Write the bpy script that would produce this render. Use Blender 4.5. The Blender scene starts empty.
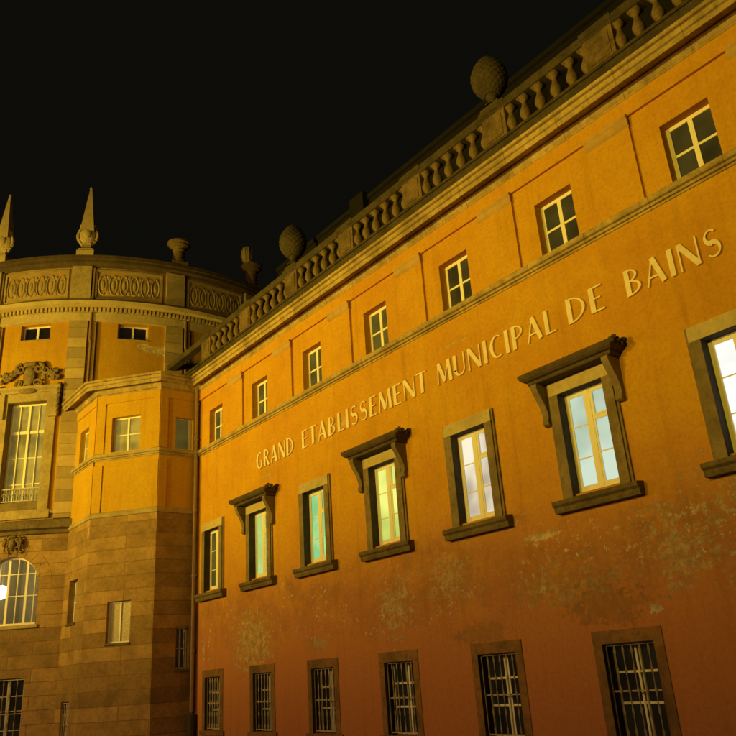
import bpy, bmesh, math, random
from mathutils import Vector, Matrix
random.seed(7)
S = bpy.context.scene
COL = S.collection
R = math.radians

# ------------------------------------------------------------------ camera
cam = bpy.data.cameras.new('camera')
co = bpy.data.objects.new('camera', cam); COL.objects.link(co); S.camera = co
rx = Vector((0.60256, 0.79553, -0.06373)); ux = Vector((0.32738, -0.17355, 0.92882)); fx = Vector((-0.72784, 0.58053, 0.36502))
m = Matrix((rx, ux, -fx)).transposed().to_4x4(); m.translation = Vector((26.9835, -14.0019, 0))
co.matrix_world = m
cam.sensor_width = 36; cam.lens = 777.28 / 736 * 36
cam.clip_start = 0.1; cam.clip_end = 2000
S.render.resolution_x = S.render.resolution_y = 1024
S.view_settings.view_transform = 'Standard'; S.view_settings.look = 'None'
S.view_settings.exposure = 0; S.view_settings.gamma = 1; S.view_settings.use_curve_mapping = False

# ------------------------------------------------------------------ night sky
W = bpy.data.worlds.new('World'); S.world = W; W.use_nodes = True
bg = W.node_tree.nodes['Background']; bg.inputs[0].default_value = (0.0040, 0.0038, 0.0026, 1); bg.inputs[1].default_value = 1.0

# ------------------------------------------------------------------ sodium floodlights across the street, plus added fill lamps
def lamp(name, loc, power, color, size=0.35, target=None, angle=None, blend=1.0):
    l = bpy.data.lights.new(name, 'SPOT' if target else 'POINT'); l.energy = power; l.color = color; l.shadow_soft_size = size
    o = bpy.data.objects.new(name, l); o.location = loc; COL.objects.link(o)
    if target:
        l.spot_size = R(angle); l.spot_blend = blend
        o.rotation_euler = (Vector(target) - Vector(loc)).to_track_quat('-Z', 'Y').to_euler()
    return o
YEL = (1.0, 0.70, 0.05); ORG = (1.0, 0.56, 0.19)
def flood(x, y, z, power, tx, ty, tz, ang=128):
    lamp('street_floodlight', (x, y, z), power, YEL, 0.3, (tx, ty, tz), ang, 1.0)
flood(-7.0, -24.0, 8.5, 16800, -8.0, -4.0, 13.5, 92)
flood(1.5, -21.0, 8.5, 7900, 1.0, 0, 13.0, 84)
flood(11.0, -21.0, 8.5, 9000, 11.0, 0, 13.0, 84)
flood(21.0, -21.0, 8.5, 7600, 21.5, 0, 13.0, 84)
lamp('fill_light', (-4.0, -22.0, 6.0), 3500, ORG)  # both point lamps are added fill, lifting the lower walls and tower side
lamp('fill_light', (13.0, -22.0, 6.0), 3100, ORG)

# ------------------------------------------------------------------ materials
class NT:
    def __init__(s, name):
        s.m = bpy.data.materials.new(name); s.m.use_nodes = True; s.t = s.m.node_tree
        s.b = s.t.nodes['Principled BSDF']
    def n(s, kind, **kw):
        x = s.t.nodes.new(kind)
        for k, v in kw.items():
            if k in x.inputs.keys():
                s.put(x.inputs[k], v)
            else: setattr(x, k, v)
        return x
    def put(s, sock, v):
        if isinstance(v, bpy.types.NodeSocket): s.t.links.new(v, sock)
        else: sock.default_value = v
    def noise(s, vec, scale, detail=4, rough=0.55, dist=0.0):
        x = s.n('ShaderNodeTexNoise', Scale=scale, Detail=detail, Roughness=rough, Distortion=dist); s.put(x.inputs['Vector'], vec)
        return x.outputs['Fac']
    def ramp(s, v, a, b, lo=0.0, hi=1.0):
        x = s.n('ShaderNodeMapRange'); x.interpolation_type = 'SMOOTHSTEP'
        for i, q in enumerate((v, a, b, lo, hi)): s.put(x.inputs[i], q)
        return x.outputs[0]
    def mix(s, f, a, b, mode='MIX'):
        x = s.n('ShaderNodeMix'); x.data_type = 'RGBA'; x.blend_type = mode
        s.put(x.inputs[0], f); s.put(x.inputs[6], a); s.put(x.inputs[7], b)
        return x.outputs[2]
    def math(s, op, a, b=0.0, c=0.0):
        x = s.n('ShaderNodeMath', operation=op)
        s.put(x.inputs[0], a); s.put(x.inputs[1], b); s.put(x.inputs[2], c); return x.outputs[0]
    def uv(s): return s.n('ShaderNodeUVMap').outputs[0]
    def obj(s): return s.n('ShaderNodeTexCoord').outputs['Object']
    def bump(s, h, strength=0.3, dist=0.02, normal=None):
        x = s.n('ShaderNodeBump', Strength=strength, Distance=dist, Height=h)
        if normal: s.put(x.inputs['Normal'], normal)
        return x.outputs[0]
def c4(c): return (*c, 1)

def plaster(name, base, red, seeds, stains_falloff=True, patches=()):
    t = NT(name); uv = t.uv()
    big = t.noise(uv, 0.35 + seeds * 0.01, 5, 0.6)
    mid = t.noise(uv, 2.2, 6, 0.65)
    fine = t.noise(uv, 28, 4, 0.7)
    col = t.mix(t.ramp(big, 0.35, 0.68), c4(base), c4(red))
    col = t.mix(t.ramp(mid, 0.35, 0.8, 0, 0.35), col, c4([v * 0.7 for v in red]))
    sep = t.n('ShaderNodeSeparateXYZ'); t.put(sep.inputs[0], uv); z = sep.outputs[1]
    height = fine
    if stains_falloff:
        # grime belt above the basement windows
        zz = t.math('MULTIPLY_ADD', t.noise(uv, 0.6, 5, 0.6), 3.2, t.math('SUBTRACT', z, 1.6))
        belt = t.math('MULTIPLY', t.ramp(zz, 0.9, 0.2 + 1.2), t.ramp(zz, 3.6, 2.3))
        grime = t.math('MULTIPLY', belt, t.ramp(t.noise(uv, 1.0, 7, 0.8), 0.34, 0.60))
        col = t.mix(t.math('MULTIPLY', grime, 0.8), col, c4((0.14, 0.095, 0.035)))
        low_falloff = t.ramp(t.math('MULTIPLY_ADD', t.noise(uv, 0.8, 6, 0.7), 4.0, z), 7.5, 2.0)  # light falloff painted into the plaster: darker and redder towards the ground
        col = t.mix(t.math('MULTIPLY', low_falloff, 0.9), col, c4((0.47, 0.180, 0.085)))
        # flaked spots of bare render
        sp = t.noise(uv, 5.0, 7, 0.8, 0.3)
        spots = t.math('MULTIPLY', t.ramp(sp, 0.565, 0.585), belt)
        spots = t.math('MULTIPLY', spots, t.ramp(t.noise(uv, 0.55, 3), 0.46, 0.58))
        col = t.mix(t.math('MULTIPLY', spots, 0.75), col, c4((0.72, 0.60, 0.38)))
        height = t.math('SUBTRACT', height, t.math('MULTIPLY', spots, 2.0))
    if patches:
        ea = t.noise(uv, 1.6, 7, 0.78); eb = t.noise(uv, 6.5, 6, 0.8); et = t.noise(uv, 4.5, 6, 0.75)
        en = t.math('MULTIPLY_ADD', eb, 0.62, t.math('MULTIPLY', ea, 0.38))
    for (px, pz, rx_, rz_, cc, amt, edge) in patches:
        v = t.n('ShaderNodeVectorMath', operation='SUBTRACT'); t.put(v.inputs[0], uv); v.inputs[1].default_value = (px, pz, 0)
        d = t.n('ShaderNodeVectorMath', operation='DIVIDE'); t.put(d.inputs[0], v.outputs[0]); d.inputs[1].default_value = (rx_, rz_, 1)
        l = t.n('ShaderNodeVectorMath', operation='LENGTH'); t.put(l.inputs[0], d.outputs[0])
        q = t.math('MULTIPLY_ADD', en, edge, l.outputs[1])
        k = t.ramp(q, 0.95 + edge * 0.475, 0.87 + edge * 0.475)
        tone = t.mix(t.ramp(et, 0.38, 0.62), c4(cc), c4([w * 0.5 for w in cc]))
        col = t.mix(t.math('MULTIPLY', k, amt * 0.85), col, tone)
        height = t.math('SUBTRACT', height, t.math('MULTIPLY', k, 1.2))
    vm = t.n('ShaderNodeVectorMath', operation='MULTIPLY'); t.put(vm.inputs[0], uv); vm.inputs[1].default_value = (3.2, 0.22, 1)
    streak = t.noise(vm.outputs[0], 1.0, 5, 0.7)
    col = t.mix(t.ramp(streak, 0.48, 0.75, 0, 0.34), col, c4([v * 0.45 for v in red]))
    grit = t.noise(uv, 11, 5, 0.8)
    col = t.mix(t.ramp(grit, 0.44, 0.72, 0, 0.42), col, c4([v * 0.50 for v in red]))
    col = t.mix(t.ramp(grit, 0.44, 0.26, 0, 0.30), col, c4([min(1, v * 1.35 + .01) for v in base]))
    t.put(t.b.inputs['Base Color'], col); t.b.inputs['Roughness'].default_value = 0.9
    t.b.inputs['Specular IOR Level'].default_value = 0.15
    h2 = t.math('MULTIPLY_ADD', mid, 1.5, height)
    t.put(t.b.inputs['Normal'], t.bump(h2, 0.45, 0.012))
    return t.m

def stone(name, base, dark, course=None, block=1.35, amount=0.5, scale=1.0, coords='obj', spotty=0.62):
    t = NT(name); v = t.uv() if (course or coords == 'uv') else t.obj()
    n1 = t.noise(v, 1.1 * scale, 6, 0.65); n2 = t.noise(v, 7 * scale, 6, 0.7); n3 = t.noise(v, 40, 3, 0.6)
    col = t.mix(t.ramp(n1, 0.38, spotty + 0.06, 0, amount), c4(base), c4(dark))
    col = t.mix(t.ramp(n2, 0.4, 0.75, 0, amount), col, c4(dark))
    h = t.math('MULTIPLY_ADD', n2, 0.6, n3)
    if course:
        br = t.n('ShaderNodeTexBrick', Scale=1.0); br.offset = 0.43; br.squash = 1.0
        t.put(br.inputs['Vector'], v)
        for k, q in (('Color1', (0, 0, 0, 1)), ('Color2', (1, 1, 1, 1)), ('Mortar', (0.5, 0.5, 0.5, 1)), ('Mortar Size', 0.016), ('Mortar Smooth', 0.35), ('Brick Width', block), ('Row Height', course)):
            br.inputs[k].default_value = q
        col = t.mix(0.25 if course < 5 else 0.12, col, br.outputs['Color'], 'OVERLAY')
        col = t.mix(t.math('MULTIPLY', br.outputs['Fac'], 0.38), col, c4([w * 0.35 for w in dark]))
        h = t.math('MULTIPLY_ADD', br.outputs['Fac'], -2.0, h)
    t.put(t.b.inputs['Base Color'], col); t.b.inputs['Roughness'].default_value = 0.88
    t.b.inputs['Specular IOR Level'].default_value = 0.2
    t.put(t.b.inputs['Normal'], t.bump(h, 0.55, 0.02))
    return t.m

def paint(name, base, rough=0.5, wear=0.25, metal=0.0):
    t = NT(name); v = t.obj()
    col = t.mix(t.ramp(t.noise(v, 6, 6, 0.7), 0.4, 0.75, 0, wear), c4(base), c4([w * 0.35 for w in base]))
    t.put(t.b.inputs['Base Color'], col); t.b.inputs['Roughness'].default_value = rough; t.b.inputs['Metallic'].default_value = metal
    return t.m

def pane_mat(name, base, glow=None, strength=0.0, second=None, scale=1.2):
    t = NT(name); v = t.uv()
    t.b.inputs['Base Color'].default_value = c4(base); t.b.inputs['Roughness'].default_value = 0.18; t.b.inputs['Specular IOR Level'].default_value = 0.25
    n = t.noise(v, scale * 0.8, 2, 0.5, 0.0)
    t.put(t.b.inputs['Base Color'], t.mix(t.ramp(n, 0.35, 0.7), c4(base), c4([w * 0.45 for w in base])))
    if glow:
        c = t.mix(t.ramp(n, 0.36, 0.66), c4(glow), c4(second or [w * 0.55 for w in glow]))
        t.put(t.b.inputs['Emission Color'], c); t.b.inputs['Emission Strength'].default_value = strength
    t.put(t.b.inputs['Normal'], t.bump(t.noise(v, 3.0, 3), 0.15, 0.02))
    return t.m

def glass_mat(name):
    t = NT(name)
    t.b.inputs['Base Color'].default_value = (0.85, 0.85, 0.78, 1); t.b.inputs['Roughness'].default_value = 0.05
    t.b.inputs['Transmission Weight'].default_value = 1.0; t.b.inputs['IOR'].default_value = 1.02
    return t.m

OCHRE = (0.60, 0.325, 0.016); RED = (0.54, 0.26, 0.018)
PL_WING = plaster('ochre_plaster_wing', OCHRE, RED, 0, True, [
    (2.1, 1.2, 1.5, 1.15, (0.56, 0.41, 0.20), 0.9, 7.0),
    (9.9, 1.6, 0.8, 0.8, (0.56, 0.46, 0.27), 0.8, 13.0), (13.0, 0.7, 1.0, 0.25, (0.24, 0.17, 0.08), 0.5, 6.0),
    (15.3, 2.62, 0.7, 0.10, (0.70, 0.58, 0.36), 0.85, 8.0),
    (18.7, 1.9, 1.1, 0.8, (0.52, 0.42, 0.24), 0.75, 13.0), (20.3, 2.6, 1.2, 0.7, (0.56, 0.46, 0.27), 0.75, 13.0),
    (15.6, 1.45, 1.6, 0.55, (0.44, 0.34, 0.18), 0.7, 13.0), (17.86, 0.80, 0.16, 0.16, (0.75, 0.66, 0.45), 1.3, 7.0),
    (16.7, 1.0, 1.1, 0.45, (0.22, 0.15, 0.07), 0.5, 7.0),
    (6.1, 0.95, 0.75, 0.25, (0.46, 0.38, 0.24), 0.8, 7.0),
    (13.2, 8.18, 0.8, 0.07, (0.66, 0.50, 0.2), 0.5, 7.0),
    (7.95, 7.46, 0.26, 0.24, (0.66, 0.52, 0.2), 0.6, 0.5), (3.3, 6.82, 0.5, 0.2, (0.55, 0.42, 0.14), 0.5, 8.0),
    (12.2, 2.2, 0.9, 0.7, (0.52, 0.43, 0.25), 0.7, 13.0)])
PL_TOWER = plaster('ochre_plaster_tower', (0.56, 0.34, 0.016), (0.53, 0.30, 0.016), 3, False)
PL_ROT = plaster('ochre_plaster_rotunda', (0.56, 0.33, 0.018), (0.53, 0.28, 0.018), 5, False, [
    (-2.35, 15.15, 0.95, 0.26, (0.80, 0.64, 0.26), 1.1, 1.6), (-3.1, 15.3, 0.35, 0.16, (0.80, 0.64, 0.26), 1.1, 1.2)])
STONE = stone('weathered_sandstone', (0.46, 0.36, 0.15), (0.20, 0.15, 0.07), amount=0.55)
STONE_DK = stone('sooty_sandstone', (0.19, 0.14, 0.065), (0.06, 0.045, 0.024), amount=0.7)
STONE_LT = stone('pale_sandstone', (0.56, 0.45, 0.20), (0.32, 0.24, 0.10), amount=0.5)
BAL = stone('sooty_baluster_stone', (0.20, 0.135, 0.055), (0.065, 0.045, 0.02), amount=0.8, scale=1.6)
ASH = stone('sandstone_ashlar', (0.42, 0.26, 0.085), (0.20, 0.125, 0.05), course=0.52, block=2.9, amount=0.65)
ASH2 = stone('rotunda_ashlar', (0.42, 0.265, 0.09), (0.20, 0.125, 0.05), course=0.52, block=2.3, amount=0.65)
CAPM = stone('ochre_stained_stone', (0.52, 0.33, 0.09), (0.32, 0.20, 0.06), amount=0.5)
BASEM = stone('basement_surround_stone', (0.30, 0.155, 0.055), (0.12, 0.075, 0.035), amount=0.9, scale=0.8)
CORN = stone('cornice_blocks', (0.50, 0.37, 0.13), (0.20, 0.14, 0.06), course=60, block=1.73, amount=0.75)
HOODM = stone('hood_stone', (0.115, 0.08, 0.04), (0.045, 0.033, 0.018), amount=0.6)
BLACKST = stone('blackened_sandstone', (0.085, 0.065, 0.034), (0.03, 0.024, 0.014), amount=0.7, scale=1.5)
STONE_MD = stone('brown_jamb_stone', (0.27, 0.20, 0.09), (0.12, 0.09, 0.045), amount=0.7)
PANELST = stone('ochre_panel_stone', (0.48, 0.32, 0.10), (0.26, 0.18, 0.07), amount=0.6, coords='uv')
PILAS = stone('pilaster_ashlar', (0.46, 0.35, 0.14), (0.30, 0.22, 0.09), course=0.52, block=9.0, amount=0.55)
WHITE = paint('cream_window_paint', (0.86, 0.82, 0.62), 0.45, 0.15)
WHITE2 = paint('dull_cream_paint', (0.52, 0.46, 0.33), 0.55, 0.4)
IRON = paint('grey_iron', (0.48, 0.40, 0.27), 0.6, 0.6)
PIPE = paint('zinc_pipe_paint', (0.30, 0.20, 0.10), 0.5, 0.4)
LETTER = stone('cream_letter_stucco', (0.86, 0.74, 0.46), (0.62, 0.48, 0.25), amount=0.4, scale=2)
SLATE = stone('roof_slate', (0.012, 0.010, 0.007), (0.006, 0.005, 0.004), amount=0.6, scale=2)
G_DARK = pane_mat('dark_glass', (0.012, 0.009, 0.006), (0.006, 0.0045, 0.002), 1.0, (0.003, 0.0022, 0.001))
G_OLIVE = pane_mat('olive_glass', (0.06, 0.055, 0.02), (0.07, 0.06, 0.01), 1.0, (0.04, 0.036, 0.008))
G_OLIV2 = pane_mat('smoky_glass', (0.045, 0.04, 0.018), (0.024, 0.021, 0.005), 1.0, (0.012, 0.01, 0.003))
G_PALE = pane_mat('pale_blind_glass', (0.30, 0.27, 0.14), (0.12, 0.10, 0.02), 1.0, (0.06, 0.05, 0.012))
G_TEAL = pane_mat('teal_lit_glass', (0.06, 0.06, 0.05), (0.40, 0.72, 0.26), 1.0, (0.42, 0.60, 0.16), 0.9)
G_GREEN = pane_mat('green_lit_glass', (0.06, 0.06, 0.05), (0.19, 0.56, 0.23), 1.0, (0.42, 0.76, 0.28), 1.4)
G_LIME = pane_mat('lime_lit_glass', (0.06, 0.06, 0.05), (0.88, 0.92, 0.22), 1.0, (0.50, 0.62, 0.12), 0.9)
G_ROSE = pane_mat('milky_rose_lit_glass', (0.06, 0.06, 0.05), (0.95, 0.86, 0.66), 1.0, (0.42, 0.35, 0.25), 1.0)
G_BLUE = pane_mat('pale_blue_lit_glass', (0.06, 0.06, 0.05), (0.60, 0.74, 0.60), 1.0, (0.38, 0.50, 0.38), 0.8)
G_WHITE = pane_mat('white_lit_glass', (0.06, 0.06, 0.05), (1.0, 1.03, 0.98), 1.0, (0.70, 0.68, 0.62), 0.7)
GLASS = glass_mat('clear_glass')

# ------------------------------------------------------------------ mesh building
class MB:
    def __init__(s, M=None):
        s.v, s.f, s.uv, s.M = [], [], [], M or (lambda u, y, z: (u, y, z))
    def quad(s, pts, uvs=None):
        k = len(s.v); s.v += [tuple(s.M(*p)) for p in pts]; s.f.append(tuple(range(k, k + len(pts))))
        s.uv += uvs or auto_uv(pts)
    def box(s, u0, u1, y0, y1, z0, z1, n=1):
        for i in range(n):
            a, b = u0 + (u1 - u0) * i / n, u0 + (u1 - u0) * (i + 1) / n
            s.quad([(a, y0, z0), (b, y0, z0), (b, y0, z1), (a, y0, z1)]); s.quad([(a, y1, z0), (b, y1, z0), (b, y1, z1), (a, y1, z1)])
            s.quad([(a, y0, z1), (b, y0, z1), (b, y1, z1), (a, y1, z1)]); s.quad([(a, y0, z0), (b, y0, z0), (b, y1, z0), (a, y1, z0)])
        for u in (u0, u1): s.quad([(u, y0, z0), (u, y1, z0), (u, y1, z1), (u, y0, z1)])
        return s
    def poly(s, pts, y0, y1):           # (u,z) outline extruded in y
        s.quad([(u, y0, z) for u, z in pts]); s.quad([(u, y1, z) for u, z in pts])
        for (a, b), (c, d) in zip(pts, pts[1:] + pts[:1]): s.quad([(a, y0, b), (c, y0, d), (c, y1, d), (a, y1, b)])
        return s
    def side(s, pts, u0, u1):           # (y,z) outline extruded along u
        s.quad([(u0, y, z) for y, z in pts]); s.quad([(u1, y, z) for y, z in pts])
        for (a, b), (c, d) in zip(pts, pts[1:] + pts[:1]): s.quad([(u0, a, b), (u0, c, d), (u1, c, d), (u1, a, b)])
        return s
    def mould(s, u0, u1, prof, n=1):    # prof: (out, z); runs along u
        L = [0]
        for (a, b), (c, d) in zip(prof, prof[1:]): L.append(L[-1] + math.hypot(c - a, d - b))
        for i in range(n):
            a, b = u0 + (u1 - u0) * i / n, u0 + (u1 - u0) * (i + 1) / n
            for j in range(len(prof) - 1):
                (o1, z1), (o2, z2) = prof[j], prof[j + 1]
                s.quad([(a, -o1, z1), (b, -o1, z1), (b, -o2, z2), (a, -o2, z2)], [(a, z1), (b, z1), (b, z2), (a, z2)])
        for u in (u0, u1): s.quad([(u, -o, z) for o, z in prof])
        return s
    def lathe(s, c, prof, n=14, a0=0, a1=2 * math.pi, sx=1, sy=1):
        full = abs(a1 - a0 - 2 * math.pi) < 1e-6
        for i in range(n):
            p, q = a0 + (a1 - a0) * i / n, a0 + (a1 - a0) * (i + 1) / n
            for (r1, z1), (r2, z2) in zip(prof, prof[1:]):
                P = [(c[0] + sx * r1 * math.cos(p), c[1] + sy * r1 * math.sin(p), c[2] + z1), (c[0] + sx * r1 * math.cos(q), c[1] + sy * r1 * math.sin(q), c[2] + z1),
                     (c[0] + sx * r2 * math.cos(q), c[1] + sy * r2 * math.sin(q), c[2] + z2), (c[0] + sx * r2 * math.cos(p), c[1] + sy * r2 * math.sin(p), c[2] + z2)]
                if r1 < 1e-5: P = P[1:]
                elif r2 < 1e-5: P = P[:3]
                s.quad(P)
        return s
    def tube(s, pts, r, n=6, r1=None):
        P = [Vector(p) for p in pts]; rings = []
        for i, p in enumerate(P):
            t = (P[min(i + 1, len(P) - 1)] - P[max(i - 1, 0)]).normalized()
            a = t.cross(Vector((0, 0, 1)) if abs(t.z) < 0.9 else Vector((0, 1, 0))).normalized(); b = t.cross(a)
            rr = r if r1 is None else r + (r1 - r) * i / (len(P) - 1)
            rings.append([p + (a * math.cos(2 * math.pi * k / n) + b * math.sin(2 * math.pi * k / n)) * rr for k in range(n)])
        for A, B in zip(rings, rings[1:]):
            for k in range(n): s.quad([A[k], A[(k + 1) % n], B[(k + 1) % n], B[k]])
        s.quad(rings[0]); s.quad(rings[-1]); return s
    def blob(s, c, r, n=8, m=5):
        prof = [(math.sin(math.pi * i / m), -math.cos(math.pi * i / m)) for i in range(m + 1)]
        for i in range(n):
            p, q = 2 * math.pi * i / n, 2 * math.pi * (i + 1) / n
            for (r1, z1), (r2, z2) in zip(prof, prof[1:]):
                P = [(c[0] + r[0] * r1 * math.cos(p), c[1] + r[1] * r1 * math.sin(p), c[2] + r[2] * z1), (c[0] + r[0] * r1 * math.cos(q), c[1] + r[1] * r1 * math.sin(q), c[2] + r[2] * z1),
                     (c[0] + r[0] * r2 * math.cos(q), c[1] + r[1] * r2 * math.sin(q), c[2] + r[2] * z2), (c[0] + r[0] * r2 * math.cos(p), c[1] + r[1] * r2 * math.sin(p), c[2] + r[2] * z2)]
                if r1 < 1e-5: P = P[1:]
                elif r2 < 1e-5: P = P[:3]
                s.quad(P)
        return s
    def build(s, name, mat, parent=None, smooth=False, label=None, origin=None, weld=True):
        me = bpy.data.meshes.new(name)
        off = Vector(origin) if origin is not None else (Vector(parent['_w']) if parent is not None else Vector((0, 0, 0)))
        base = Vector(parent['_w']) if parent is not None else Vector((0, 0, 0))
        me.from_pydata([tuple(Vector(p) - off) for p in s.v], [], s.f)
        l = me.uv_layers.new(name='UVMap')
        for i, q in enumerate(s.uv): l.data[i].uv = q
        me.materials.append(mat)
        bm = bmesh.new(); bm.from_mesh(me)
        if weld: bmesh.ops.remove_doubles(bm, verts=bm.verts, dist=0.0004)
        bmesh.ops.recalc_face_normals(bm, faces=bm.faces)
        if smooth:
            for f in bm.faces: f.smooth = True
        bm.to_mesh(me); bm.free()
        o = bpy.data.objects.new(name, me); COL.objects.link(o)
        o['_w'] = tuple(off); o.location = off - base
        if parent is not None: o.parent = parent
        if label: o['label'] = label
        return o
def auto_uv(pts):
    P = [Vector(p) for p in pts]; n = Vector((0, 0, 0))
    for a, b in zip(P, P[1:] + P[:1]): n += a.cross(b)
    ax = max(range(3), key=lambda i: abs(n[i]))
    if ax == 1: return [(p.x, p.z) for p in P]
    if ax == 0: return [(p.y + p.x, p.z) for p in P]
    return [(p.x, p.y) for p in P]

def thing(name, label, cat, loc, group=None):
    o = bpy.data.objects.new(name, None); COL.objects.link(o); o.location = loc; o['_w'] = tuple(loc)
    o['label'] = label; o['category'] = cat
    if group: o['group'] = group
    return o

# maps from wall coordinates (along, into the wall, up) to the world
def plane_map(origin, tangent):
    o = Vector(origin); t = Vector((tangent[0], tangent[1], 0)).normalized(); n = Vector((-t.y, t.x, 0))
    return lambda u, y, z: o + t * u + n * y + Vector((0, 0, z))
RC = (-17.5, 2.0); RR = 11.5
def rot_map(u, y, z):
    a = u / RR; r = RR - y
    return Vector((RC[0] + r * math.cos(a), RC[1] + r * math.sin(a), z))
def th(deg): return R(deg) * RR
def shifted(M, u0): return lambda u, y, z: M(u + u0, y, z)

def wall_sheet(M, u0, u1, z0, z1, openings, depth=0.45, step=None, cutsz=()):
    """front sheet with openings (a, b, c, d[, arch]) and their reveals"""
    mb = MB(M)
    us = {u0, u1}; zs = {z0, z1, *cutsz}
    for o in openings:
        us |= {o[0], o[1]}; zs |= {o[2], o[3]}
        if len(o) > 4: zs.add(o[3] - (o[1] - o[0]) / 2)
    if step:
        k = u0
        while k < u1: us.add(round(k, 5)); k += step
    us = sorted(x for x in us if u0 - 1e-6 <= x <= u1 + 1e-6); zs = sorted(x for x in zs if z0 - 1e-6 <= x <= z1 + 1e-6)
    for a, b in zip(us, us[1:]):
        if b - a < 1e-4: continue
        for c, d in zip(zs, zs[1:]):
            if d - c < 1e-4: continue
            mu, mz = (a + b) / 2, (c + d) / 2; hit = False
            for o in openings:
                if o[0] < mu < o[1] and o[2] < mz < o[3]:
                    hit = True
            if not hit: mb.quad([(a, 0, c), (b, 0, c), (b, 0, d), (a, 0, d)])
    for o in openings:
        a, b, c, d = o[:4]
        if len(o) > 4:
            r = (b - a) / 2; m_ = (a + b) / 2; sp = d - r; N = 16
            arc = [(m_ - r * math.cos(math.pi * i / N), sp + r * math.sin(math.pi * i / N)) for i in range(N + 1)]
            for p, q in zip(arc, arc[1:]):
                mb.quad([(p[0], 0, p[1]), (q[0], 0, q[1]), (q[0], 0, d), (p[0], 0, d)] if abs(p[1] - d) > 1e-6 and abs(q[1] - d) > 1e-6 else
                        ([(p[0], 0, p[1]), (q[0], 0, q[1]), (p[0], 0, d)] if abs(q[1] - d) <= 1e-6 else [(p[0], 0, p[1]), (q[0], 0, q[1]), (q[0], 0, d)]))
                mb.quad([(p[0], 0, p[1]), (q[0], 0, q[1]), (q[0], depth, q[1]), (p[0], depth, p[1])])
            d2 = sp
        else:
            d2 = d; mb.quad([(a, 0, d), (b, 0, d), (b, depth, d), (a, depth, d)])
        mb.quad([(a, 0, c), (b, 0, c), (b, depth, c), (a, depth, c)])
        for u in (a, b): mb.quad([(u, 0, c), (u, depth, c), (u, depth, d2), (u, 0, d2)], [(u, c), (u + depth, c), (u + depth, d2), (u, d2)])
    return mb

def sweep(path, prof, segs, caps=()):
    """profile (out, z) swept with mitres along an XY path; only the listed segments"""
    P = [Vector(p) for p in path]; T = [(b - a).normalized() for a, b in zip(P, P[1:])]
    N = [Vector((t.y, -t.x)) for t in T]; rings = []; acc = [0]
    for a, b in zip(P, P[1:]): acc.append(acc[-1] + (b - a).length)
    for i, p in enumerate(P):
        if i == 0: d = N[0]
        elif i == len(P) - 1: d = N[-1]
        else: d = (N[i - 1] + N[i]) / (1 + N[i - 1].dot(N[i]))
        rings.append([Vector((p.x + d.x * o, p.y + d.y * o, z)) for o, z in prof])
    mb = MB()
    for s in segs:
        A, B = rings[s], rings[s + 1]
        for j in range(len(prof) - 1):
            mb.quad([A[j], B[j], B[j + 1], A[j + 1]], [(acc[s], prof[j][1]), (acc[s + 1], prof[j][1]), (acc[s + 1], prof[j + 1][1] + .01), (acc[s], prof[j + 1][1] + .01)])
    for c in caps: mb.quad(rings[c])
    return mb

# ------------------------------------------------------------------ setting
GZ = -2.0
def sheet(name, x0, x1, y0, y1, z, mat):
    o = MB().box(x0, x1, y0, y1, z - 0.15, z).build(name, mat); o['kind'] = 'structure'; o['label'] = name.replace('_', ' ') + ' in front of the buildings'; return o
asp = stone('asphalt', (0.05, 0.048, 0.045), (0.03, 0.03, 0.028), scale=0.6); pav = stone('pavement_slabs', (0.22, 0.2, 0.17), (0.13, 0.12, 0.1), scale=0.7)
sheet('ground', -900, 900, -900, 900, GZ - 0.02, asp)
sheet('pavement', -90, 90, -7.5, 30, GZ + 0.12 - 0.004, pav)
sheet('road', -300, 300, -18, -7.52, GZ - 0.004, asp)

# ================================================================== WING
wing = thing('bath_house_wing', 'long ochre plastered wing with raised lettering, lit windows and a balustrade on its roof', 'building', (11, 3, GZ))
WM = plane_map((0, 0, 0), (1, 0))
SP = 3.6
U = [-0.8536 + SP * k for k in range(8)]; MW = [-0.9814 + SP * k for k in range(8)]; BW = [-0.9356 + SP * k for k in range(8)]
XR = 26.6; XL = -2.5
ops = [(x - .569, x + .569, 9.225, 10.68) for x in U] + [(x - .62, x + .62, 3.36, 5.68) for x in MW] + [(x - .607, x + .607, -1.55, .25) for x in BW]
mb = wall_sheet(WM, XL, XR, GZ, 12.0, ops, 0.45)
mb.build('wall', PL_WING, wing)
body = MB()
body.box(-6.0, XR, 0.0, 0.35, 12.30, 12.62)
body.quad([(XR, 0, GZ), (XR, 12, GZ), (XR, 12, 12.5), (XR, 0, 12.5)]); body.quad([(-5, 12, GZ), (XR, 12, GZ), (XR, 12, 12.5), (-5, 12, 12.5)])
body.quad([(-6, 0.3, 12.5), (XR, 0.3, 12.5), (XR, 12, 12.5), (-6, 12, 12.5)]); body.quad([(-6.2, 0, 11.9), (XL, 0, 11.9), (XL, 0, 12.5), (-6.2, 0, 12.5)])
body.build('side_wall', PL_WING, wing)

# raised pilaster strips and top band around the upper windows
rel = MB(WM)
pc = [0.95 + SP * k for k in range(-1, 8)]
rel.box(XL + .02, XR, -.075, .0, 11.385, 11.93)
for x in pc[1:]:
    if x < XR: rel.box(x - .58, min(x + .58, XR), -.075, 0, 9.20, 11.383)
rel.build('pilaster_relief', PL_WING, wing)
for x in pc[1:]:
    cp = MB(WM).side([(-.076, 11.10), (-.125, 11.16), (-.125, 11.30), (-.155, 11.34), (-.155, 11.40), (-.076, 11.44)], x - .60, x + .60)
    cp.build('capital', CAPM, wing)

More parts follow.
